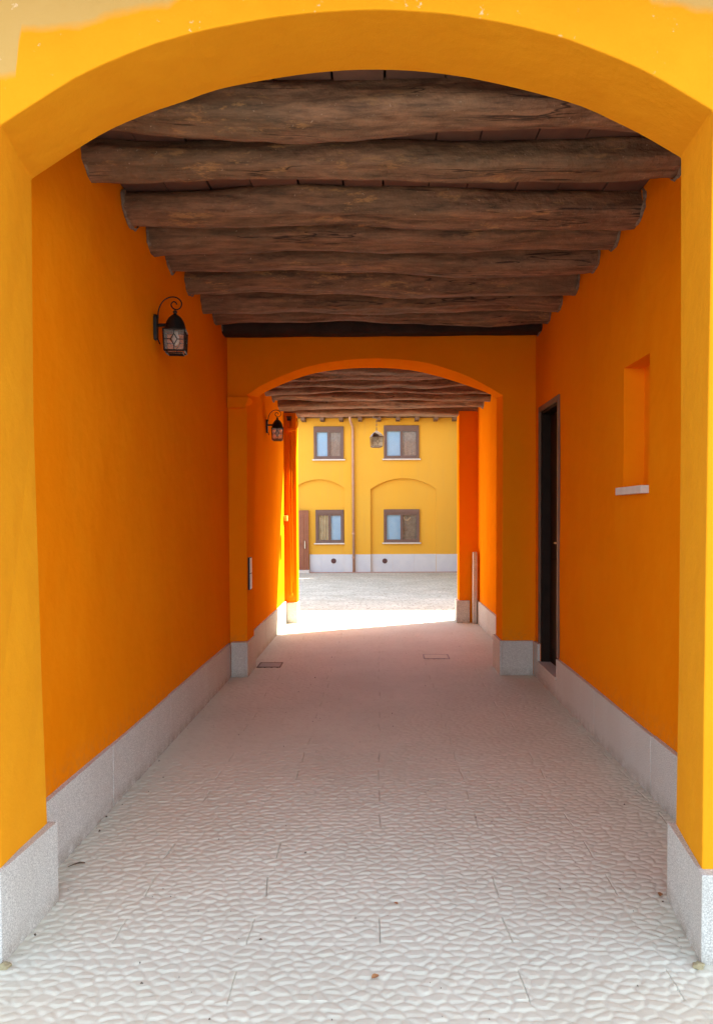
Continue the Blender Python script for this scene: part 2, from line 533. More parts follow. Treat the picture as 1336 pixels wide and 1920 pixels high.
# pavers with raised pebbles --------------------------------------------------
SX, SY = 0.062, 0.042
NXs, NYs = 150, 290
gx0, gy0 = -4.2, 0.4
jit = rng.random((NYs, NXs, 2))
seed_x = gx0 + (np.arange(NXs)[None, :] + 0.5 * (np.arange(NYs)[:, None] % 2) + 0.12 + 0.76 * jit[..., 0]) * SX
seed_y = gy0 + (np.arange(NYs)[:, None] + 0.10 + 0.80 * jit[..., 1]) * SY
tilt = rng.normal(0, 0.25, (NYs, NXs, 2))
lift = rng.normal(0, 0.0006, (NYs, NXs))
def pebbles(x, y):
    wx = x + 0.006 * np.sin(y * 61 + x * 23)
    wy = y + 0.005 * np.sin(x * 47 + 1.3)
    ci = np.floor((wx - gx0) / SX).astype(int)
    ri = np.floor((wy - gy0) / SY).astype(int)
    f1 = np.full(x.shape, 9.0); f2 = np.full(x.shape, 9.0)
    dx1 = np.zeros_like(x); dy1 = np.zeros_like(x); lf = np.zeros_like(x); tx = np.zeros_like(x)
    for a in (-2, -1, 0, 1, 2):
        for b in (-2, -1, 0, 1, 2):
            r = np.clip(ri + a, 0, NYs - 1); c = np.clip(ci + b, 0, NXs - 1)
            ex = (wx - seed_x[r, c]) / SX
            ey = (wy - seed_y[r, c]) / SY
            d = np.sqrt(ex * ex + ey * ey)
            m1 = d < f1
            f2 = np.where(m1, f1, np.minimum(f2, d))
            dx1 = np.where(m1, ex, dx1); dy1 = np.where(m1, ey, dy1)
            lf = np.where(m1, lift[r, c], lf); tx = np.where(m1, tilt[r, c, 0], tx)
            f1 = np.where(m1, d, f1)
    e = np.clip((f2 - f1) / 0.36, 0, 1)
    e = e * e * (3 - 2 * e)
    h = -0.0066 + 0.0041 * e + lf * e + 0.0025 * np.clip(-dy1, -0.8, 0.8) * e + 0.0007 * tx * dx1
    return h

jx = rng.normal(0, 0.007, (40, 40)); js = rng.normal(0, 0.03, (40, 40)); jg = rng.random((40, 40))
def joint_off(line, y):
    """sideways wander of the joint number line, straight in the first half of each row"""
    q = y / 0.345
    r = np.floor(q).astype(int)
    p = q - r
    a0 = jx[line + 15, r] + js[line + 15, r] * (np.minimum(p, .5) - .25) * .345
    end = jx[line + 15, r] + js[line + 15, r] * .25 * .345
    nxt = jx[line + 15, r + 1] - js[line + 15, r + 1] * .25 * .345
    k = np.clip((p - .5) * 2, 0, 1)
    return np.where(p < .5, a0, end + (nxt - end) * k + 0.016 * np.sin(k * np.pi))
def joint_gap(line, y):
    q = y / 0.345
    r = np.floor(q).astype(int)
    return np.where((q - r) < .5, np.clip(0.0018 * jg[line + 15, r] - 0.0006, 0, 1), 0.0)

def make_paver(i, j, x0, y0, w, l, res):
    nx, ny = max(4, int(w / res)), max(4, int(l / res))
    g = 0.0018
    u = np.linspace(0, 1, nx + 1); v = np.linspace(0, 1, ny + 1)
    u = np.concatenate([[0], u * (1 - 0.004) + 0.002, [1]])
    U, V = np.meshgrid(u, v)
    Y = y0 + V * l
    ph = (Y / 0.345) % 1.0
    XL_ = x0 + joint_off(i, Y) + joint_gap(i, Y) / 2
    XR_ = x0 + w + joint_off(i + 1, Y) - joint_gap(i + 1, Y) / 2
    X = XL_ + U * (XR_ - XL_)
    Z = pebbles(X, Y)
    edge = (U == 0) | (U == 1)
    gp_ = np.where(U < .5, joint_gap(i, Y), joint_gap(i + 1, Y))
    Z = np.where(edge & (gp_ > 0), -0.018, Z)
    ny2, nx2 = X.shape
    co = np.stack([X, Y, Z], -1).reshape(-1, 3).astype(np.float32)
    idx = np.arange(ny2 * nx2).reshape(ny2, nx2)
    q = np.stack([idx[:-1, :-1], idx[:-1, 1:], idx[1:, 1:], idx[1:, :-1]], -1).reshape(-1, 4)
    me = bpy.data.meshes.new('paver')
    me.vertices.add(len(co)); me.vertices.foreach_set('co', co.ravel())
    me.loops.add(q.size); me.loops.foreach_set('vertex_index', q.ravel().astype(np.int32))
    me.polygons.add(len(q))
    me.polygons.foreach_set('loop_start', np.arange(0, q.size, 4, dtype=np.int32))
    me.polygons.foreach_set('use_smooth', np.ones(len(q), bool))
    me.update(calc_edges=True)
    me.materials.append(M['paver'])
    o = bpy.data.objects.new('paver', me)
    COL.objects.link(o)
    o.parent = pavement

PW, PL = 0.5, 0.345
for j in range(31):
    y0 = 0.70 + j * PL
    outside = y0 + PL < 2.95
    for i in range(-7 if outside else -3, 7 if outside else 4):
        x0 = i * PW
        if not outside and x0 > 1.6:
            continue
        near = y0 > 1.9
        res = 0.03 if (y0 < 1.9 or abs(x0 + 0.25) > 2) else (0.0065 if y0 < 4.2 else 0.008 if y0 < 6.2 else 0.010)
        l = PL if y0 + PL < 11.42 else 11.42 - y0
        if l > 0.05:
            make_paver(i, j, x0, y0, PW, l, res)

# ------------------------------------------------------------------ gateway building
gate = thing('gateway_building', (0, 2.66, 0), 'orange plastered gateway building with an arched vaulted passage and old brown ceiling beams', 'building')
FR = [(-1.321, 2.974), (-1.168, 3.069), (-1.02, 3.155), (-0.819, 3.238), (-0.713, 3.271), (-0.569, 3.306), (-0.307, 3.349), (-0.027, 3.367), (0.215, 3.355), (0.431, 3.323), (0.61, 3.281), (0.694, 3.254), (0.868, 3.185), (0.99, 3.126), (1.18, 3.014)]
BK = [(-1.394, 2.963), (-1.296, 3.026), (-1.178, 3.1), (-1.068, 3.161), (-0.92, 3.222), (-0.778, 3.268), (-0.637, 3.316), (-0.443, 3.353), (-0.25, 3.38), (-0.056, 3.392), (0.139, 3.387), (0.279, 3.372), (0.412, 3.35), (0.612, 3.304), (0.819, 3.245), (0.955, 3.184), (1.071, 3.127), (1.227, 3.037)]
N = 44
bm = arch_wall(2.66, 3.06, -7, 7, -0.03, 3.95, resample(FR, N), resample(BK, N),
               ([(-1.368, -0.03), (-1.366, 0.9), (-1.350, 2.0)], [(1.160, -0.03), (1.163, 0.9), (1.170, 2.0)]),
               ([(-1.366, -0.03), (-1.386, 0.9), (-1.402, 2.0)], [(1.222, -0.03), (1.232, 0.9), (1.234, 2.0)]))
bmesh.ops.remove_doubles(bm, verts=bm.verts, dist=1e-4)
obj('front_wall', bm, M['front'], gate, bevel=0.012)
F2 = [(-1.297, 2.797), (-1.137, 2.900), (-0.818, 3.035), (-0.5, 3.115), (-0.056, 3.154), (0.41, 3.121), (0.727, 3.035), (0.975, 2.934), (1.24, 2.786)]
B2 = [(-1.255, 2.84), (-1.15, 2.905), (-0.835, 3.035), (-0.55, 3.105), (-0.165, 3.139), (0.275, 3.122), (0.615, 3.052), (0.95, 2.945), (1.156, 2.868), (1.24, 2.815)]
bm = arch_wall(7.45, 7.85, -1.488, 1.568, -0.03, 3.62, resample(F2, 36), resample(B2, 36),
               ([(-1.318, -0.03), (-1.312, 1.4)], [(1.232, -0.03), (1.237, 1.4)]),
               ([(-1.318, -0.03), (-1.306, 1.4)], [(1.232, -0.03), (1.237, 1.4)]))
bmesh.ops.remove_doubles(bm, verts=bm.verts, dist=1e-4)
obj('inner_arch_wall', bm, M['paint'], gate, bevel=0.010)
# plaster impost on the left pier of the inner arch
bm = BM()
box(bm, -1.486, -1.262, 7.385, 7.62, 2.665, 2.775)
for v in bm.verts:
    if v.co.z < 2.7 and v.co.x > -1.3:
        v.co.x -= 0.045
obj('impost', bm, M['paint'], gate, bevel=0.012)

def wall_box(x0, x1, y0, y1, z0, z1, name='side_wall'):
    return obj(name, bx(x0, x1, y0, y1, z0, z1), M['paint'], gate)

def wavy_wall(name, xface, side, y0, y1, z0, z1, thick, holes=()):
    """passage wall; the visible face is gently uneven. holes = (y0,y1,z0,z1,depth)"""
    ys = sorted(set([y0, y1] + [h for H in holes for h in H[:2]]))
    zs = sorted(set([z0, z1] + [h for H in holes for h in H[2:4]]))
    def fill(a, step):
        out = []
        for p, q in zip(a[:-1], a[1:]):
            n = max(1, int(round((q - p) / step)))
            out += [p + (q - p) * k / n for k in range(n)]
        return out + [a[-1]]
    ys, zs = fill(ys, 0.12), fill(zs, 0.12)
    bm = BM()
    def off(y, z):
        e = min(1, (y - y0) / 0.2, (y1 - y) / 0.2)
        return max(0, e) * (0.007 * mn.noise(Vector((xface * 3, y * 1.3, z * 1.1))) + 0.002 * mn.noise(Vector((xface, y * 5, z * 5))))
    G = {}
    def gv(y, z, d=0.0):
        k = (round(y, 5), round(z, 5), d)
        if k not in G:
            o = off(y, z) if d == 0 else 0
            G[k] = bm.verts.new((xface + side * (d + o), y, z))
        return G[k]
    for i in range(len(ys) - 1):
        for j in range(len(zs) - 1):
            yc, zc = (ys[i] + ys[i + 1]) / 2, (zs[j] + zs[j + 1]) / 2
            d = 0.0
            for H in holes:
                if H[0] < yc < H[1] and H[2] < zc < H[3]:
                    d = H[4]
            bm.faces.new((gv(ys[i], zs[j], d), gv(ys[i + 1], zs[j], d), gv(ys[i + 1], zs[j + 1], d), gv(ys[i], zs[j + 1], d)))
    for (a, b, c, e, d) in holes:
        yy = [y for y in ys if a - 1e-6 <= y <= b + 1e-6]
        zz = [z for z in zs if c - 1e-6 <= z <= e + 1e-6]
        for z in (c, e):
            for p, q in zip(yy[:-1], yy[1:]):
                bm.faces.new((gv(p, z), gv(q, z), gv(q, z, d), gv(p, z, d)))
        for y in (a, b):
            for p, q in zip(zz[:-1], zz[1:]):
                bm.faces.new((gv(y, p), gv(y, q), gv(y, q, d), gv(y, p, d)))
    # outer skin, ends, top and bottom
    T = thick
    c = [bm.verts.new((xface + side * T, y, z)) for y, z in ((y0, z0), (y1, z0), (y1, z1), (y0, z1))]
    bm.faces.new(c)
    bm.faces.new([gv(y, z0) for y in ys] + [c[1], c[0]])
    bm.faces.new([gv(y, z1) for y in ys] + [c[2], c[3]])
    bm.faces.new([gv(y0, z) for z in zs] + [c[3], c[0]])
    bm.faces.new([gv(y1, z) for z in zs] + [c[2], c[1]])
    o = obj(name, bm, M['paint'], gate, smooth=True)
    for p in o.data.polygons:
        pass
    md = o.modifiers.new('edges', 'EDGE_SPLIT')
    md.split_angle = math.radians(30)
    return o

wavy_wall('side_wall', -1.49, -1, 3.06, 7.85, -0.03, 3.8, 0.4)
wavy_wall('side_wall', 1.57, 1, 3.06, 7.85, -0.03, 3.8, 0.4,
          holes=((6.497, 7.236, 0.158, 2.60, 0.13), (4.345, 4.79, 1.772, 2.53, 0.13)))
wavy_wall('side_wall', -1.39, -1, 7.85, 11.10, -0.03, 3.8, 0.5)
wavy_wall('side_wall', 1.48, 1, 7.85, 11.10, -0.03, 3.8, 0.49)
# courtyard side wall with the flat headed opening
JY0, JY1 = 11.10, 11.34
obj('jamb_wall', bx(-1.97, -1.21, JY0, JY1, -0.03, 3.14), M['paint'], gate, bevel=0.01)
obj('jamb_wall', bx(1.195, 1.97, JY0, JY1, -0.03, 3.14), M['paint'], gate, bevel=0.01)
obj('rear_wall', bx(-7, -1.972, JY0, JY1 + 0.02, -0.03, 3.14), M['court'], gate)
obj('rear_wall', bx(1.972, 7, JY0, JY1 + 0.02, -0.03, 3.14), M['court'], gate)
obj('rear_wall', bx(-7, 7, JY0, JY1 + 0.02, 3.27, 3.95), M['court'], gate)
obj('gable_wall', bx(-7, -6.7, 3.062, 11.098, -0.03, 3.95), M['court'], gate)
obj('gable_wall', bx(6.7, 7, 3.062, 11.098, -0.03, 3.95), M['court'], gate)
obj('upper_floor', bx(-1.85, 1.9, 3.07, 7.44, 3.63, 3.72), M['dark'], gate)
obj('upper_floor', bx(-1.85, 1.9, 7.86, 11.09, 3.40, 3.50), M['dark'], gate)
bm = BM()
pr = [(1.85, 3.70), (1.85, 3.86), (7.0, 5.8), (11.62, 3.90), (11.62, 3.80), (11.37, 3.953), (7.0, 5.6), (2.66, 3.953)]  # unseen front eave shaped low and deep to cut sky light on facade
a = [bm.verts.new((-7.3, y, z)) for y, z in pr]
b = [bm.verts.new((7.3, y, z)) for y, z in pr]
bm.faces.new(a); bm.faces.new(b[::-1])
for i in range(len(pr)):
    k = (i + 1) % len(pr)
    bm.faces.new((a[i], a[k], b[k], b[i]))
obj('roof', bm, M['tile'], gate)
for X in (-6.98, 6.78):
    bm = BM()
    t3 = [(2.9, 3.95), (11.1, 3.95), (7.0, 5.55)]
    a = [bm.verts.new((X, y, z)) for y, z in t3]; b = [bm.verts.new((X + 0.2, y, z)) for y, z in t3]
    bm.faces.new(a); bm.faces.new(b[::-1])
    for i in range(3):
        k = (i + 1) % 3
        bm.faces.new((a[i], a[k], b[k], b[i]))
    obj('gable_wall', bm, M['court'], gate)

# plinth slabs --------------------------------------------------------------
PH = 0.335
slab(gate, (-1.352, 2.630), (-1.338, 3.074), 0.332, 0.10, (-1, 0))
slab(gate, (1.140, 2.612), (1.196, 3.074), 0.318, 0.10, (1, 0))
slab_run(gate, (-7.0, 2.640), (-1.46, 2.640), 0.332, 0.10, (0, 1), 5)
slab_run(gate, (1.245, 2.640), (7.0, 2.640), 0.318, 0.10, (0, 1), 5)
slab_run(gate, (-1.466, 3.062), (-1.466, 7.375), PH + .003, 0.08, (-1, 0), 4)
slab_run(gate, (1.541, 3.062), (1.541, 6.485), PH + .003, 0.08, (1, 0), 3)
slab(gate, (1.541, 6.485), (1.541, 7.245), 0.150, 0.08, (1, 0))
slab(gate, (1.541, 7.247), (1.541, 7.422), PH, 0.08, (1, 0))
slab(gate, (-1.464, 7.376), (-1.325, 7.376), PH + .008, 0.10, (0, 1))
slab(gate, (-1.300, 7.376), (-1.300, 7.870), PH + .004, 0.024, (-1, 0))
slab(gate, (1.232, 7.424), (1.539, 7.424), PH + .004, 0.10, (0, 1))
slab(gate, (1.205, 7.424), (1.205, 7.870), PH + .004, 0.026, (1, 0))
slab_run(gate, (-1.366, 7.872), (-1.366, 11.07), 0.33, 0.06, (-1, 0), 3)
slab_run(gate, (1.455, 7.872), (1.455, 11.07), 0.33, 0.06, (1, 0), 3)
slab(gate, (-1.364, 11.072), (-1.206, 11.072), 0.305, 0.26, (0, 1))
slab(gate, (1.155, 11.060), (1.350, 11.060), 0.325, 0.28, (0, 1))

# ceiling -------------------------------------------------------------------
def boards(y0, y1, zc, x0, x1, n):
    w = (x1 - x0) / n
    cuts = [x0] + [x0 + w * (i + random.uniform(-.1, .1)) for i in range(1, n)] + [x1]
    for a, b in zip(cuts[:-1], cuts[1:]):
        z = zc + random.uniform(0, .008)
        bm = BM()
        box(bm, a + .003, b - random.choice((.003, .003, .007)), y0, y1, z, z + .03)
        for v in bm.verts:
            v.co.z += random.uniform(-.002, .002)
        obj('ceiling_board', bm, M['board'], gate, bevel=0.003)
boards(3.07, 7.44, 3.520, -1.49, 1.57, 12)
boards(7.86, 11.09, 3.305, -1.39, 1.48, 12)

def beam(yc, zb, hy, hz, x0, x1, sd_, wav=1.0, square=0.0, name='ceiling_beam'):
    bm = BM()
    nx, nr = 110, 28
    rings = []
    P = [random.uniform(0, 6.28) for _ in range(6)]
    for i in range(nx + 1):
        x = x0 + (x1 - x0) * i / nx
        sag = wav * 1.3 * (0.016 * math.sin(x * 1.5 + P[0]) + 0.009 * math.sin(x * 3.4 + P[1]) + 0.004 * math.sin(x * 8 + P[4]))
        yy = wav * (0.020 * math.sin(x * 1.3 + P[2]) + 0.008 * math.sin(x * 4.1 + P[3]))
        k = 1 + wav * 0.06 * math.sin(x * 2.1 + P[5])
        ring = []
        for r in range(nr):
            a = 2 * math.pi * r / nr
            ca, sa = math.cos(a), math.sin(a)
            p = 2.25 + square
            rad = (abs(ca) ** p + abs(sa) ** p) ** (-1 / p)
            nn = mn.noise(Vector((x * 2.3, ca * 1.1 + sd_ * 7, sa * 1.1))) * 0.15 + mn.noise(Vector((x * 9, ca * 2.4 + sd_ * 3, sa * 2.4))) * 0.05 + mn.noise(Vector((x * 1.2, ca * 6 + sd_ * 5, sa * 6))) * 0.05
            nn += mn.noise(Vector((x * 0.5, ca * 1.9 + sd_ * 11, sa * 1.9))) * 0.26
            rr = rad * (1 + nn * wav) * k
            ring.append(bm.verts.new((x, yc + yy + hy * rr * ca, zb + hz + sag * 0.7 + hz * rr * sa)))
        rings.append(ring)
    for i in range(nx):
        for r in range(nr):
            bm.faces.new((rings[i][r], rings[i][(r + 1) % nr], rings[i + 1][(r + 1) % nr], rings[i + 1][r]))
    bm.faces.new(rings[0][::-1]); bm.faces.new(rings[-1])
    o = obj(name, bm, M['soot_wood'] if name == 'sooty_beam' else M['wood'], gate, smooth=True)
    return o

def collar(yc, zb, hy, hz, x, s, sd_):
    bm = BM()
    n = 26
    rings = []
    for j, (dx, k) in enumerate(((0.0, 1.14), (0.006, 1.10), (0.011, 1.05), (0.013, 0.97))):
        ring = []
        for r in range(n):
            a = 2 * math.pi * r / n
            p = 2.3
            rad = (abs(math.cos(a)) ** p + abs(math.sin(a)) ** p) ** (-1 / p)
            q = 1 + (k - 1) * (0.10 + 2.4 * abs(mn.noise(Vector((math.cos(a) * 2, math.sin(a) * 2, sd_ + j * .2)))))
            ring.append(bm.verts.new((x + s * dx * random.uniform(.6, 1.4), yc + hy * rad * q * math.cos(a), zb + hz + hz * rad * q * math.sin(a))))
        rings.append(ring)
    for j in range(3):
        for r in range(n):
            bm.faces.new((rings[j][r], rings[j][(r + 1) % n], rings[j + 1][(r + 1) % n], rings[j + 1][r]))
    obj('mortar_collar', bm, M['mortar'], gate, smooth=True)

XL, XR = -1.488, 1.568
B1 = [(3.435, .112, .100, 3.355), (3.945, .105, .097, 3.358), (4.56, .135, .098, 3.352), (4.99, .118, .100, 3.355), (5.435, .115, .098, 3.36),
      (5.975, .125, .10, 3.355), (6.50, .115, .098, 3.36), (6.91, .105, .097, 3.36), (7.305, .125, .10, 3.350)]
for i, (yc, hy, hz, zb) in enumerate(B1):
    beam(yc, zb, hy, hz, XL - .1, XR + .1, i + 1, 1.0 if i < 8 else 0.3, square=1.5 if i == 8 else 0.0, name='sooty_beam' if i == 8 else 'ceiling_beam')
    collar(yc, zb, hy, hz, XL, 1, i * 1.7)
    collar(yc, zb, hy, hz, XR, -1, i * 2.3 + 5)
B2m = [(8.03, .10, .10, 3.115), (8.40, .10, .10, 3.12), (8.81, .11, .10, 3.115), (9.34, .115, .10, 3.115), (9.95, .12, .10, 3.115), (10.58, .13, .105, 3.11)]
for i, (yc, hy, hz, zb) in enumerate(B2m):
    beam(yc, zb, hy, hz, -1.47, 1.56, i + 20, 1.0)
    collar(yc, zb, hy, hz, -1.388, 1, i * 1.3 + 9)
    collar(yc, zb, hy, hz, 1.478, -1, i * 2.9 + 2)
beam(11.24, 3.085, .15, .10, -1.6, 1.7, 31, 0.55, square=2.0, name='lintel_beam')

# door in the right wall -----------------------------------------------------
D0, D1 = 6.497, 7.236
door = obj('passage_door', bx(1.655, 1.695, D0 + .042, D1 - .042, 0.175, 2.555), M['dark_door'], gate, bevel=0.003, label='dark brown door set in the right passage wall')
for z0, z1 in ((0.33, 1.18), (1.34, 2.42)):
    obj('door_panel', bx(1.645, 1.656, D0 + .13, D1 - .13, z0, z1), M['dark_door'], door, bevel=0.005)
bm = BM()
box(bm, 1.640, 1.655, 6.60, 6.64, 1.20, 1.40)
tube(bm, [(1.64, 6.62, 1.345), (1.595, 6.62, 1.345), (1.588, 6.64, 1.345), (1.588, 6.74, 1.342)], 0.009)
obj('door_handle', bm, M['steel'], door, smooth=False)
obj('keyhole', tube(BM(), [(1.642, 6.62, 1.24), (1.628, 6.62, 1.24)], 0.012, 12), M['steel'], door)
fr = BM()
box(fr, 1.572, 1.70, D0 + .001, D0 + .04, 0.160, 2.598)
box(fr, 1.572, 1.70, D1 - .04, D1 - .001, 0.160, 2.598)
box(fr, 1.572, 1.70, D0 + .0402, D1 - .0402, 2.56, 2.598)
obj('door_frame', fr, M['dark_door'], gate, bevel=0.003)
cs = BM()
box(cs, 1.552, 1.5715, D0 - .035, D0 + .012, 0.345, 2.635)
box(cs, 1.552, 1.5715, D1 - .012, D1 + .035, 0.345, 2.635)
box(cs, 1.552, 1.5715, D0 + .0122, D1 - .0122, 2.585, 2.635)
obj('door_casing', cs, M['casing'], gate, bevel=0.003)
obj('door_sill', bx(1.536, 1.69, D0 + .002, D1 - .002, 0.151, 0.174), M['granite'], gate, bevel=0.002)
# niche sill
obj('niche_sill', bx(1.520, 1.72, 4.335, 4.80, 1.722, 1.768), M['sill'], gate, bevel=0.003)

# ------------------------------------------------------------------ courtyard house
HY, GZ = 24.8, -0.30
house = thing('courtyard_house', (0, HY, GZ), 'yellow two-storey house across the courtyard with brown windows and blind arches', 'house')
def P(a, b):
    return (a, b)
def facade():
    """front wall with shallow arched recesses, windows and door openings punched as a height field of boxes"""
    recess = [(-2.786, -1.125, 2.507, 2.797), (-0.257, 1.917, 2.458, 2.821)]
    D = 0.10
    # two sheets of blocks: main face is built from columns; recess back panels behind it
    xs = [-9, -2.786, -1.125, -0.257, 1.917, 9]
    def punched(bm, x0, x1, z0, z1, ya, yb, holes):
        xs = sorted({x0, x1, *[v for h in holes for v in h[:2] if x0 < v < x1]})
        zs = sorted({z0, z1, *[v for h in holes for v in h[2:] if z0 < v < z1]})
        for p, q in zip(xs[:-1], xs[1:]):
            for r, t in zip(zs[:-1], zs[1:]):
                if not any(h[0] < (p + q) / 2 < h[1] and h[2] < (r + t) / 2 < h[3] for h in holes):
                    box(bm, p, q, ya, yb, r, t)
        return bm
    HU = [(-2.11, -1.147, 3.47, 4.528), (0.202, 1.344, 3.476, 4.553)]
    HL = [(-2.075, -1.16, 0.694, 1.776), (0.191, 1.354, 0.70, 1.784)]
    bm = BM()
    for a, b in ((-9, -2.786), (-1.125, -0.257), (1.917, 9)):
        box(bm, a, b, HY, HY + .35, GZ, 2.458)
    punched(bm, -9, 9, 2.83, 5.2, HY, HY + .35, HU)
    obj('front_wall', bm, M['court'], house)
    # panels between 2.458 and 2.83, following the arches
    bm = BM()
    n = 28
    def arcz(x):
        for a, b, zs, za in recess:
            if a <= x <= b:
                h = za - zs; c = (b - a) / 2
                R = (c * c + h * h) / (2 * h)
                return za - R + math.sqrt(max(0, R * R - (x - (a + b) / 2) ** 2))
        return 2.458
    X = [-9, -2.7861]
    for a, b, _, _ in recess:
        X += [a + (b - a) * i / n for i in range(n + 1)]
        X += [b + 0.0001]
    X += [9]
    X = sorted(set(X))
    lo_f = [bm.verts.new((x, HY, arcz(x))) for x in X]
    hi_f = [bm.verts.new((x, HY, 2.83)) for x in X]
    lo_b = [bm.verts.new((x, HY + .35, arcz(x))) for x in X]
    for i in range(len(X) - 1):
        bm.faces.new((lo_f[i], lo_f[i + 1], hi_f[i + 1], hi_f[i]))
        bm.faces.new((lo_f[i], lo_f[i + 1], lo_b[i + 1], lo_b[i]))
    obj('arch_spandrel', bm, M['court'], house)
    for a, b, zs, za in recess:
        obj('recess_panel', punched(BM(), a + .001, b - .001, GZ, za + .05, HY + D, HY + .30, HL), M['court'], house)
facade()

def window(cx0, cx1, z0, z1, y, left, right, lab):
    W_ = cx1 - cx0
    f = BM()
    t = 0.058
    ztop = z1 - 0.15
    box(f, cx0, cx0 + t, y - .035, y + .05, z0, z1)
    box(f, cx1 - t, cx1, y - .035, y + .05, z0, z1)
    box(f, cx0 + t, cx1 - t, y - .035, y + .05, z0, z0 + t)
    box(f, cx0 + t, cx1 - t, y - .035, y + .05, ztop, z1)
    w = obj('window', f, M['brown_frame'], house, bevel=0.006, label=lab)
    obj('shutter_box', bx(cx0 + .02, cx1 - .02, y - .05, y - .036, ztop + .045, z1 - .025), M['brown_frame'], w)
    xm = (cx0 + cx1) / 2
    for (a, b, kind) in ((cx0 + t, xm, left), (xm, cx1 - t, right)):
        s = BM()
        st = 0.040
        box(s, a + .002, a + st, y - .02, y + .03, z0 + t, ztop)
        box(s, b - st, b - .002, y - .02, y + .03, z0 + t, ztop)
        box(s, a + st, b - st, y - .02, y + .03, z0 + t, z0 + t + st)
        box(s, a + st, b - st, y - .02, y + .03, ztop - st, ztop)
        obj('sash', s, M['brown_frame'], w)
        obj('pane', bx(a + st, b - st, y + .002, y + .008, z0 + t + st, ztop - st), M['glass'], w)
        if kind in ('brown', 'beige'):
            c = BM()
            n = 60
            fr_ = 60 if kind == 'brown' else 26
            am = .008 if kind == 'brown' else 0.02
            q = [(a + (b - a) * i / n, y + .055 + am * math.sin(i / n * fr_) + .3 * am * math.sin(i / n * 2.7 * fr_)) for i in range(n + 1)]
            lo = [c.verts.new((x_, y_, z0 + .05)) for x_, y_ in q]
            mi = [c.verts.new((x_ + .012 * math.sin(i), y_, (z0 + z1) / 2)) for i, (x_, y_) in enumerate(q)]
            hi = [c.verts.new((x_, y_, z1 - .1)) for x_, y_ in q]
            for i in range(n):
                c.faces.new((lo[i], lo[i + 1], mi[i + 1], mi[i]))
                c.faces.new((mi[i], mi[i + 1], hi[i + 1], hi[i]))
            obj('curtain', c, M['brown_curtain' if kind == 'brown' else 'beige_curtain'], w, smooth=True)  # brown folds stand in for a reflected roof; beige is a curtain
        elif kind == 'blue':  # stepped blue sheet behind the pane stands in for reflected sky
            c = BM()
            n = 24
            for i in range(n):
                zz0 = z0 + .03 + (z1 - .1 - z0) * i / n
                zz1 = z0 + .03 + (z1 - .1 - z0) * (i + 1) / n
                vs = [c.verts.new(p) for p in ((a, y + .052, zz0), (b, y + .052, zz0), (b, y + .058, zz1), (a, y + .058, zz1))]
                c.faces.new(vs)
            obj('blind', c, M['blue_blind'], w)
        else:
            obj('blind', bx(a, b, y + .062, y + .066, z0, z1), M['grey_dark'], w)  # flat dark grey sheet stands in for the dimness of the room
            c = BM()
            tube(c, [(a + .07, y + .055, ztop - .10), (a + .10, y + .05, ztop - .20), (a + .20, y + .05, ztop - .22), (a + .30, y + .055, ztop - .12)], .018, 6)
            obj('curtain', c, M['beige_curtain'], w)
    obj('window_sill', bx(cx0 - .05, cx1 + .05, y - .07, y - .001, z0 - .045, z0 - .002), M['sill'], house, bevel=0.004)

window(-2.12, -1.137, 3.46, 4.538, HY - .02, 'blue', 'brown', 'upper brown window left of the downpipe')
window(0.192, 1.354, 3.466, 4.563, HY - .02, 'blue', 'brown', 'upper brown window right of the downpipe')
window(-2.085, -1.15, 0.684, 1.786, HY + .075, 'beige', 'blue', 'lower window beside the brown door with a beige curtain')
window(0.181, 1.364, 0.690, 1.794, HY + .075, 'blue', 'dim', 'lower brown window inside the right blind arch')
# door of the house
dz0, dz1 = -0.205, 1.773
dr = obj('door', bx(-3.12, -2.375, HY - .02, HY + .03, dz0, dz1 - .05), M['brown_door'], house, bevel=0.004)
for a, b in ((dz0 + .09, 0.55), (0.66, dz1 - .16)):
    obj('door_panel', bx(-3.02, -2.47, HY - .034, HY - .0205, a, b), M['brown_door'], dr, bevel=0.006)
bm = BM()
tube(bm, [(-2.43, HY - .02, .50), (-2.43, HY - .07, .51), (-2.43, HY - .07, .75), (-2.43, HY - .02, .76)], .014)
obj('door_handle', bm, M['steel'], dr)
f = BM()
box(f, -3.18, -3.121, HY - .03, HY + .04, dz0, dz1)
box(f, -2.374, -2.311, HY - .03, HY + .04, dz0 - .03, dz1)
box(f, -3.121, -2.374, HY - .03, HY + .04, dz1 - .049, dz1)
obj('door_frame', f, M['brown_door'], house)
obj('door_step', bx(-3.25, -2.29, HY - .25, HY - .021, GZ - .02, dz0 - .002), M['sill'], house)
# plinth
PZ = 0.30
def plinth(a, b, y, n):
    w = (b - a) / n
    for i in range(n):
        obj('plinth_slab', bx(a + w * i + .0015, a + w * (i + 1) - .0015, y, y + .05, GZ - .05, PZ), M['court_plinth'], house)
plinth(-9, -3.19, HY - .02, 6)
plinth(-2.29, -1.125, HY + .072, 3)
plinth(-1.125, -0.257, HY - .02, 2)
plinth(-0.257, 1.917, HY + .072, 3)
plinth(1.917, 9, HY - .02, 8)
for x, z in ((-1.494, 0.082), (0.209, 0.074)):
    bm = BM()
    tube(bm, [(x, HY + .075, z), (x, HY + .060, z)], .085, 20)
    o = obj('vent_cover', bm, M['vent'], house)
    bm = BM()
    for k in range(-3, 4):
        hw = math.sqrt(max(0, .07 ** 2 - (k * .02) ** 2))
        box(bm, x - hw, x + hw, HY + .052, HY + .0595, z + k * .02 - .004, z + k * .02 + .004)
    obj('grille', bm, M['vent'], o)
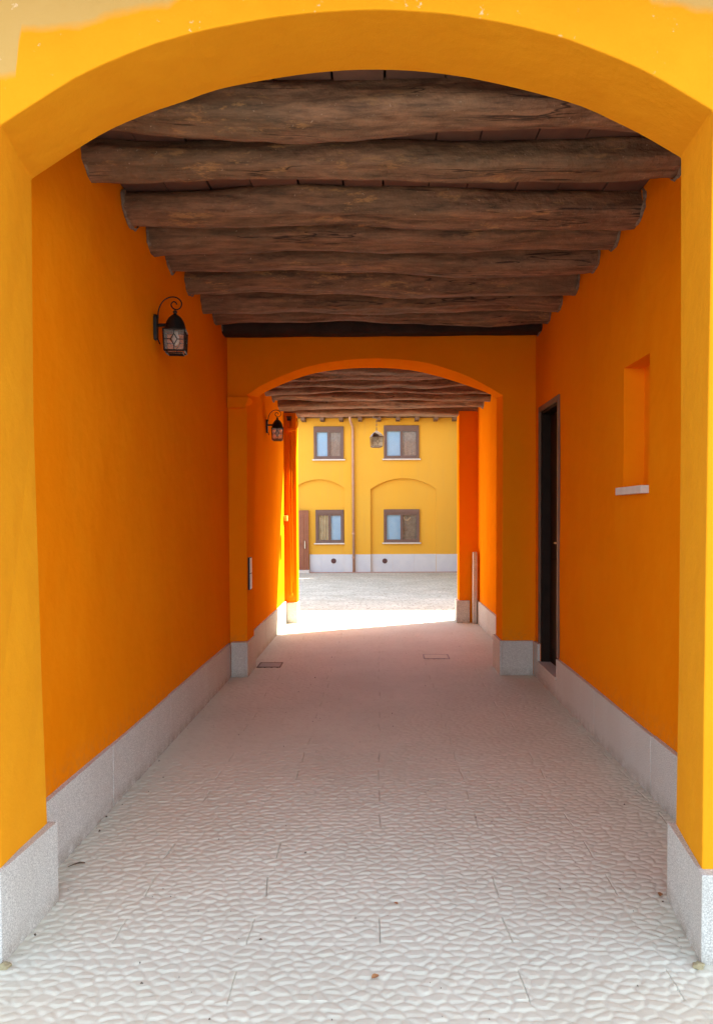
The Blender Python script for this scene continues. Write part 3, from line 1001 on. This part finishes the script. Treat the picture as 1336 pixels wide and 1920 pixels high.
# eaves
for k in range(-14, 15):
    x = -2.436 + 0.618 * k
    if -8.8 < x < 8.9:
        obj('rafter', bx(x - .065, x + .065, HY - .50, HY - .001, 4.69, 4.81), M['rafter'], house)
obj('eave_boarding', bx(-9, 9, HY - .55, HY - .002, 4.812, 4.84), M['rafter'], house)
bm = BM()
n = 14
gp = [(HY - .56 - .075 + .075 * math.cos(math.pi * k / n + math.pi), 4.90 + .075 * -math.sin(math.pi * k / n)) for k in range(n + 1)]
for x0, x1 in ((-9, 9),):
    a = [bm.verts.new((x0, y, z)) for y, z in gp]; b = [bm.verts.new((x1, y, z)) for y, z in gp]
    for i in range(n):
        bm.faces.new((a[i], a[i + 1], b[i + 1], b[i]))
obj('gutter', bm, M['copper'], house, smooth=True)
bm = BM()
pr = [(HY - .6, 4.92), (HY - .6, 5.0), (HY + 3.2, 6.6), (HY + 7.0, 5.0), (HY + 7, 4.9), (HY + 3.2, 6.48)]
a = [bm.verts.new((-9.2, y, z)) for y, z in pr]; b = [bm.verts.new((9.2, y, z)) for y, z in pr]
bm.faces.new(a); bm.faces.new(b[::-1])
for i in range(len(pr)):
    k = (i + 1) % len(pr)
    bm.faces.new((a[i], a[k], b[k], b[i]))
obj('roof', bm, M['tile'], house)
obj('rear_wall', bx(-9, 9, HY + 6.1, HY + 6.4, GZ, 5.2), M['court'], house)
for a in (-9, 8.7):
    obj('side_wall', bx(a, a + .3, HY + .352, HY + 6.098, GZ, 5.2), M['court'], house)
bm = BM()
px = -0.83
tube(bm, [(px - .08, HY - .60, 4.88), (px - .07, HY - .50, 4.70), (px, HY - .09, 4.50), (px, HY - .07, 4.3), (px + .012, HY - .07, GZ + .02)], .042, 12)
pipe = obj('downpipe', bm, M['copper'], house, smooth=True)
for z in (4.1, 2.65, 1.0, 0.2):
    obj('pipe_coupling', tube(BM(), [(px + .005, HY - .07, z - .03), (px + .005, HY - .07, z + .03)], .050, 12), M['copper'], pipe)
obj('kerb_strip', bx(-9, 9, HY - .16, HY - .021, GZ - .05, GZ + .018), M['redkerb'], house)

# unseen wing added on the right to shade the far half of the yard
shade_wing = thing('courtyard_wing', (6, 15.5, GZ), 'yellow wing along the right side of the courtyard reaching to the far house', 'building')
def wp(name, m, *a, **k):
    return obj(name, bx(*a), M[m], shade_wing, **k)
wp('front_wall', 'court', 2.78, 10.0, 15.5, 15.8, GZ, 5.8)
wp('side_wall', 'court', 2.78, 3.08, 15.802, 24.28, GZ, 4.66)  # side walls here belong to the added unseen wing
wp('side_wall', 'court', 2.80, 3.08, 15.802, 24.2, 4.662, 5.8)
wp('side_wall', 'court', 9.7, 10.0, 15.802, 24.2, GZ, 5.8)
wp('roof', 'tile', 2.60, 10.2, 15.45, 24.18, 5.802, 6.02)
for y in (17.5, 20.5):
    w = wp('window', 'brown_frame', 2.75, 2.779, y, y + 1.1, 0.7, 1.8)
    obj('pane', bx(2.742, 2.749, y + .1, y + 1.0, .8, 1.7), M['glass'], w)
    w = wp('window', 'brown_frame', 2.75, 2.779, y, y + 1.1, 3.4, 4.5)
    obj('pane', bx(2.742, 2.749, y + .1, y + 1.0, 3.5, 4.4), M['glass'], w)

# ------------------------------------------------------------------ lanterns
def copy_tree(o, parent=None):
    c = o.copy()
    COL.objects.link(c)
    c.parent = parent
    for ch in [x for x in bpy.data.objects if x.parent == o]:
        copy_tree(ch, c)
    return c

def cage_parts(root, cx, z0, z1, hw_top, hw_bot, metal, glass, rot):
    """four sided lantern cage with leaded panes, local coordinates"""
    R = Matrix.Rotation(rot, 3, 'Z')
    def L(x, y, z):
        v = R @ Vector((x, y, 0))
        return (cx + v.x, v.y, z)
    f = BM()
    cor = [(-1, -1), (1, -1), (1, 1), (-1, 1)]
    for sx, sy in cor:
        tube(f, [L(sx * hw_bot, sy * hw_bot, z0), L(sx * hw_top, sy * hw_top, z1)], .0048, 4)
    for z, h, r in ((z0, hw_bot, .0055), (z1, hw_top, .0065), (z0 - .012, hw_bot * .8, .004)):
        for k in range(4):
            a, b = cor[k], cor[(k + 1) % 4]
            tube(f, [L(a[0] * h, a[1] * h, z), L(b[0] * h, b[1] * h, z)], r, 4)
    obj('cage', f, metal, root, local=True)
    for k in range(4):
        a, b = cor[k], cor[(k + 1) % 4]
        def Q(u, w, off=0.0):
            h = hw_bot + (hw_top - hw_bot) * w
            x = a[0] * h + (b[0] - a[0]) * h * u
            y = a[1] * h + (b[1] - a[1]) * h * u
            mx, my = (a[0] + b[0]) / 2, (a[1] + b[1]) / 2
            return L(x * (1 - off), y * (1 - off), z0 + (z1 - z0) * w)
        p = BM()
        q1 = [p.verts.new(Q(u, w)) for u, w in ((.02, .02), (.98, .02), (.98, .98), (.02, .98))]
        q2 = [p.verts.new(Q(u, w, .03)) for u, w in ((.02, .02), (.98, .02), (.98, .98), (.02, .98))]
        p.faces.new(q1); p.faces.new(q2[::-1])
        for i in range(4):
            p.faces.new((q1[i], q1[(i + 1) % 4], q2[(i + 1) % 4], q2[i]))
        pane = obj('pane', p, glass, root, local=True)
        c = BM()
        d = [(.5, .78), (.66, .52), (.5, .26), (.34, .52)]
        for i in range(4):
            tube(c, [Q(*d[i]), Q(*d[(i + 1) % 4])], .0032, 4)
        for s, e in (((.5, .78), (.5, 1)), ((.66, .52), (1, .52)), ((.5, .26), (.5, 0)), ((.34, .52), (0, .52))):
            tube(c, [Q(*s), Q(*e)], .0030, 4)
        obj('leading', c, metal, pane, local=True)

def wall_lantern(loc):
    t = thing('wall_lantern', loc, '', 'lantern', 'wrought iron wall lanterns along the left passage wall')
    # back plate
    b = BM()
    prof = [(-.028, -.055), (-.018, -.085), (.018, -.085), (.028, -.055), (.028, .06), (.018, .085), (-.018, .085), (-.028, .06)]
    a = [b.verts.new((0.0, y, z)) for y, z in prof]
    c = [b.verts.new((.022, y * .9, z * .97)) for y, z in prof]
    b.faces.new(a); b.faces.new(c[::-1])
    for i in range(8):
        b.faces.new((a[i], a[(i + 1) % 8], c[(i + 1) % 8], c[i]))
    obj('back_plate', b, M['iron'], t, local=True, bevel=0.003)
    cx = .140
    b = BM()
    tube(b, [(.02, 0, .015), (.085, 0, .015)], .011, 8)
    tube(b, [(.02, 0, -.07), (.030, 0, -.095), (.038, 0, -.112)], .004, 6)
    obj('arm', b, M['iron'], t, local=True)
    b = BM()
    pts = [(cx - .114, .06), (cx - .112, .105), (cx - .098, .145), (cx - .072, .180), (cx - .03, .200), (cx + .012, .196), (cx + .040, .172), (cx + .044, .148),
           (cx + .034, .128), (cx + .014, .117), (cx - .008, .122), (cx - .024, .140), (cx - .024, .158), (cx - .008, .170), (cx + .008, .162), (cx + .011, .150)]
    pts = resample(pts, 46)
    tube(b, [(x, 0, z) for x, z in pts], .0042, 6)
    obj('scroll', b, M['iron'], t, local=True, smooth=True)
    b = BM()
    lathe(b, [(.074, -.030), (.078, -.022), (.071, -.014), (.066, .010), (.057, .036), (.042, .060), (.026, .076), (.012, .085), (.010, .094), (.016, .099), (.012, .107), (.004, .113)], (cx, 0, 0), 16)
    obj('cap', b, M['iron'], t, local=True, smooth=True)
    cage_parts(t, cx, -.165, -.026, .070, .064, M['iron'], M['lamp_glass'], 0.12)
    b = BM()
    lathe(b, [(.016, -.026), (.018, -.05), (.024, -.06), (.027, -.085), (.020, -.112), (.006, -.122)], (cx, 0, 0), 14)
    obj('bulb', b, M['bulb'], t, local=True, smooth=True)
    return t

lan = wall_lantern((-1.49, 5.03, 2.862))
lan['label'] = 'black iron wall lantern nearest the viewer, high on the left passage wall under the beams'
lan2 = copy_tree(lan)
lan2.location = (-1.392, 9.35, 2.715)
lan2['label'] = 'smaller looking black wall lantern beyond the inner arch, beside the lit end of the passage'

hang = thing('hanging_lantern', (-0.02, 11.33, 3.083), 'bronze lantern hanging on a chain from the last beam, in front of the yellow house', 'lantern')
b = BM()
lathe(b, [(.02, -.018), (.055, -.014), (.058, .0), (.05, .008)], (0, 0, 0), 14)
obj('ceiling_plate', b, M['bronze'], hang, local=True)
b = BM()
for k in range(7):
    zc = -.035 - k * .028
    pts = []
    for i in range(9):
        a = 2 * math.pi * i / 8
        r = .009 * math.cos(a)
        pts.append(((r if k % 2 else 0), (0 if k % 2 else r), zc + .018 * math.sin(a)))
    tube(b, pts, .003, 5, False)
obj('chain', b, M['bronze'], hang, local=True)
b = BM()
n = 4
rot = 0.22
pr = [(.122, -.300), (.124, -.294), (.092, -.258), (.058, -.232), (.026, -.218), (.010, -.200)]
rings = [[b.verts.new((r * math.cos(math.pi / 4 + rot + math.pi / 2 * k), r * math.sin(math.pi / 4 + rot + math.pi / 2 * k), z)) for k in range(4)] for r, z in pr]
for i in range(len(rings) - 1):
    for k in range(4):
        b.faces.new((rings[i][k], rings[i][(k + 1) % 4], rings[i + 1][(k + 1) % 4], rings[i + 1][k]))
b.faces.new(rings[0][::-1]); b.faces.new(rings[-1])
obj('cap', b, M['bronze'], hang, local=True)
cage_parts(hang, 0, -.445, -.300, .082, .076, M['bronze'], M['milky_glass'], rot)
b = BM()
lathe(b, [(.018, -.30), (.03, -.33), (.026, -.38), (.008, -.40)], (0, 0, 0), 12)
obj('bulb', b, M['bulb'], hang, local=True, smooth=True)

# ------------------------------------------------------------------ fittings by the far opening
t = thing('painted_pipes', (-1.30, 11.085, 0.38), 'orange painted pipes running down the narrow left pillar at the passage end', 'pipe')
obj('pipe', tube(BM(), [(-1.315, 11.075, 3.0), (-1.314, 11.076, 2.0), (-1.300, 11.076, 1.2), (-1.292, 11.078, .44)], .016, 8), M['paint'], t, smooth=True)
obj('pipe', tube(BM(), [(-1.282, 11.082, 3.02), (-1.278, 11.083, 1.8), (-1.272, 11.083, 1.1), (-1.268, 11.085, .60)], .012, 8), M['paint'], t, smooth=True)
obj('pipe_foot', lathe(BM(), [(.02, 0), (.024, .02), (.02, .05)], (-1.292, 11.078, .40), 10), M['paint'], t)
obj('pipe_clamp', bx(-1.345, -1.245, 11.05, 11.099, 2.86, 2.885), M['paint'], t)
tag(obj('bent_cable', tube(BM(), [(-1.37, 11.06, 2.84), (-1.30, 11.05, 2.845), (-1.22, 11.05, 2.865), (-1.19, 11.06, 2.90), (-1.185, 11.10, 2.96), (-1.20, 11.12, 3.04)], .009, 6), M['paint'], smooth=True),
    'thin orange cable bent around the top of the left pillar', 'cable')
t = thing('wall_bracket', (-1.31, 11.07, 3.03), 'small dark bracket under the last beam at the top of the left pillar', 'bracket')
bm = BM()
box(bm, -1.345, -1.275, 11.02, 11.099, 3.045, 3.06)
box(bm, -1.335, -1.285, 11.03, 11.098, 3.005, 3.0448)
obj('bracket', bm, M['iron'], t)
t = thing('junction_box', (-1.378, 11.02, 1.57), 'small yellow junction box at the left pillar, halfway up', 'box')
obj('box_body', bx(-1.389, -1.335, 10.98, 11.07, 1.52, 1.60), M['yellow_box'], t, bevel=0.004)
obj('box_lid', bx(-1.386, -1.338, 10.970, 10.9798, 1.523, 1.597), M['yellow_box'], t, bevel=0.002)
t = thing('meter_box', (-1.30, 7.55, 0.85), 'narrow white two-door meter box on the left pier of the inner arch', 'box')
for z0, z1 in ((.862, 1.012), (1.022, 1.172)):
    obj('cover', bx(-1.306, -1.287, 7.50, 7.60, z0, z1), M['white_box'], t, bevel=0.003)
obj('frame', bx(-1.310, -1.293, 7.492, 7.608, .854, 1.180), M['iron'], t)
# stone slab leaning in the corner
bm = BM()
box(bm, 1.385, 1.440, 10.93, 11.055, -.01, 1.05)
for v in bm.verts:
    if v.co.z > 0.5:
        v.co.x += 0.006; v.co.y += 0.01
bmesh.ops.subdivide_edges(bm, edges=bm.edges, cuts=5, use_grid_fill=True)
for v in bm.verts:
    v.co += Vector((mn.noise(v.co * 9), mn.noise(v.co * 9 + Vector((5, 5, 5))), 0)) * .005
tag(obj('stone_slab', bm, M['granite'], bevel=0.002), 'tall beige stone slab standing on end behind the right pillar', 'stone slab')
# manhole covers
def manhole(x0, x1, y0, y1, lab, fm, lm):
    t = thing('drain_cover', ((x0 + x1) / 2, (y0 + y1) / 2, 0), lab, 'drain cover')
    f = BM()
    w = .012
    box(f, x0, x1, y0, y0 + w, -.01, .004); box(f, x0, x1, y1 - w, y1, -.01, .004)
    box(f, x0, x0 + w, y0 + w, y1 - w, -.01, .004); box(f, x1 - w, x1, y0 + w, y1 - w, -.01, .004)
    obj('frame', f, M[fm], t)
    obj('lid', bx(x0 + w + .006, x1 - w - .006, y0 + w + .006, y1 - w - .006, -.01, .003), M[lm], t, bevel=0.002)
manhole(-1.29, -1.04, 7.84, 8.09, 'small square drain cover in the paving near the left pier', 'bronze', 'joint')
manhole(0.50, 0.79, 8.27, 8.52, 'faint square drain cover in the middle of the passage paving', 'joint', 'paver')

# ------------------------------------------------------------------ small debris
def leaf(x, y, s, a, lab):
    bm = BM()
    n = 9
    top = []
    for i in range(n + 1):
        u = i / n
        w = .35 * math.sin(math.pi * u) ** .8
        top.append((u - .5, w, .12 * math.sin(u * 3.0)))
    R = Matrix.Rotation(a, 3, 'Z')
    A = [bm.verts.new(R @ Vector((p[0], p[1], p[2] + .18)) * s + Vector((x, y, .0))) for p in top]
    C_ = [bm.verts.new(R @ Vector((p[0], 0, p[2])) * s + Vector((x, y, .001))) for p in top]
    B_ = [bm.verts.new(R @ Vector((p[0], -p[1], p[2] + .12)) * s + Vector((x, y, .0))) for p in top]
    for i in range(n):
        for U, V in ((A, C_), (C_, B_)):
            try:
                bm.faces.new((U[i], U[i + 1], V[i + 1], V[i]))
            except ValueError:
                pass
    tag(obj('dry_leaf', bm, M['leaf'], smooth=True), lab, 'leaf', 'dry leaves on the paving')
leaf(-0.018, 2.54, .030, .6, 'curled brown leaf lying on the pale paving near the bottom centre')
leaf(0.066, 3.03, .022, 2.2, 'tiny dark leaf on the paving in the middle of the passage mouth')
leaf(1.175, 3.09, .030, 1.0, 'brown leaf against the foot of the right pier')
bm = BM()
tube(bm, [(-1.44 + .02, 3.36, .004), (-1.40, 3.375, .008), (-1.375, 3.385, .012), (-1.352, 3.39, .008)], [.0015, .003, .0045, .002], 6)
tag(obj('twig', bm, M['twig'], smooth=True), 'thin dark twig lying beside the left wall plinth', 'twig')
for x, y, lab in ((-1.335, 2.615, 'blob of yellowish dried foam at the foot of the left front pier'),
                  (1.125, 2.60, 'blob of yellowish dried foam at the foot of the right front pier')):
    bm = BM()
    bmesh.ops.create_icosphere(bm, subdivisions=3, radius=.02)
    for v in bm.verts:
        v.co *= 1 + .5 * mn.noise(v.co * 60 + Vector((x * 9, 0, 0)))
        v.co.z *= .5
        v.co += Vector((x, y, .002))
    tag(obj('foam_blob', bm, M['sap'], smooth=True), lab, 'foam')
bm = BM()
r2 = random.Random(4)
for k in range(210):
    y = 2.3 + 7.5 * r2.random() ** 1.6
    if r2.random() < 0.35:
        x = r2.choice((-1.46 if y > 3.1 else -1.33, 1.53 if y > 3.1 else 1.16)) + r2.uniform(-.03, .05) * 1
    else:
        x = r2.uniform(-1.35, 1.4)
    s = r2.uniform(.0012, .003) + (.003 if r2.random() < .12 else 0)
    a = r2.uniform(0, 6.28)
    m = Matrix.Rotation(a, 3, 'Z')
    vs = [bm.verts.new(Vector((x, y, 0.0)) + m @ Vector((px_ * s * r2.uniform(.6, 1.6), py_ * s * .6, pz_))) for px_, py_, pz_ in ((-1, -1, -.004), (1, -1, -.004), (1, 1, -.004), (-1, 1, -.004), (0, 0, s * .8))]
    for i in range(4):
        bm.faces.new((vs[i], vs[(i + 1) % 4], vs[4]))
tag(obj('grit', bm, M['twig']), 'scattered dark crumbs of grit lying over the pale paving', 'grit', kind='stuff')
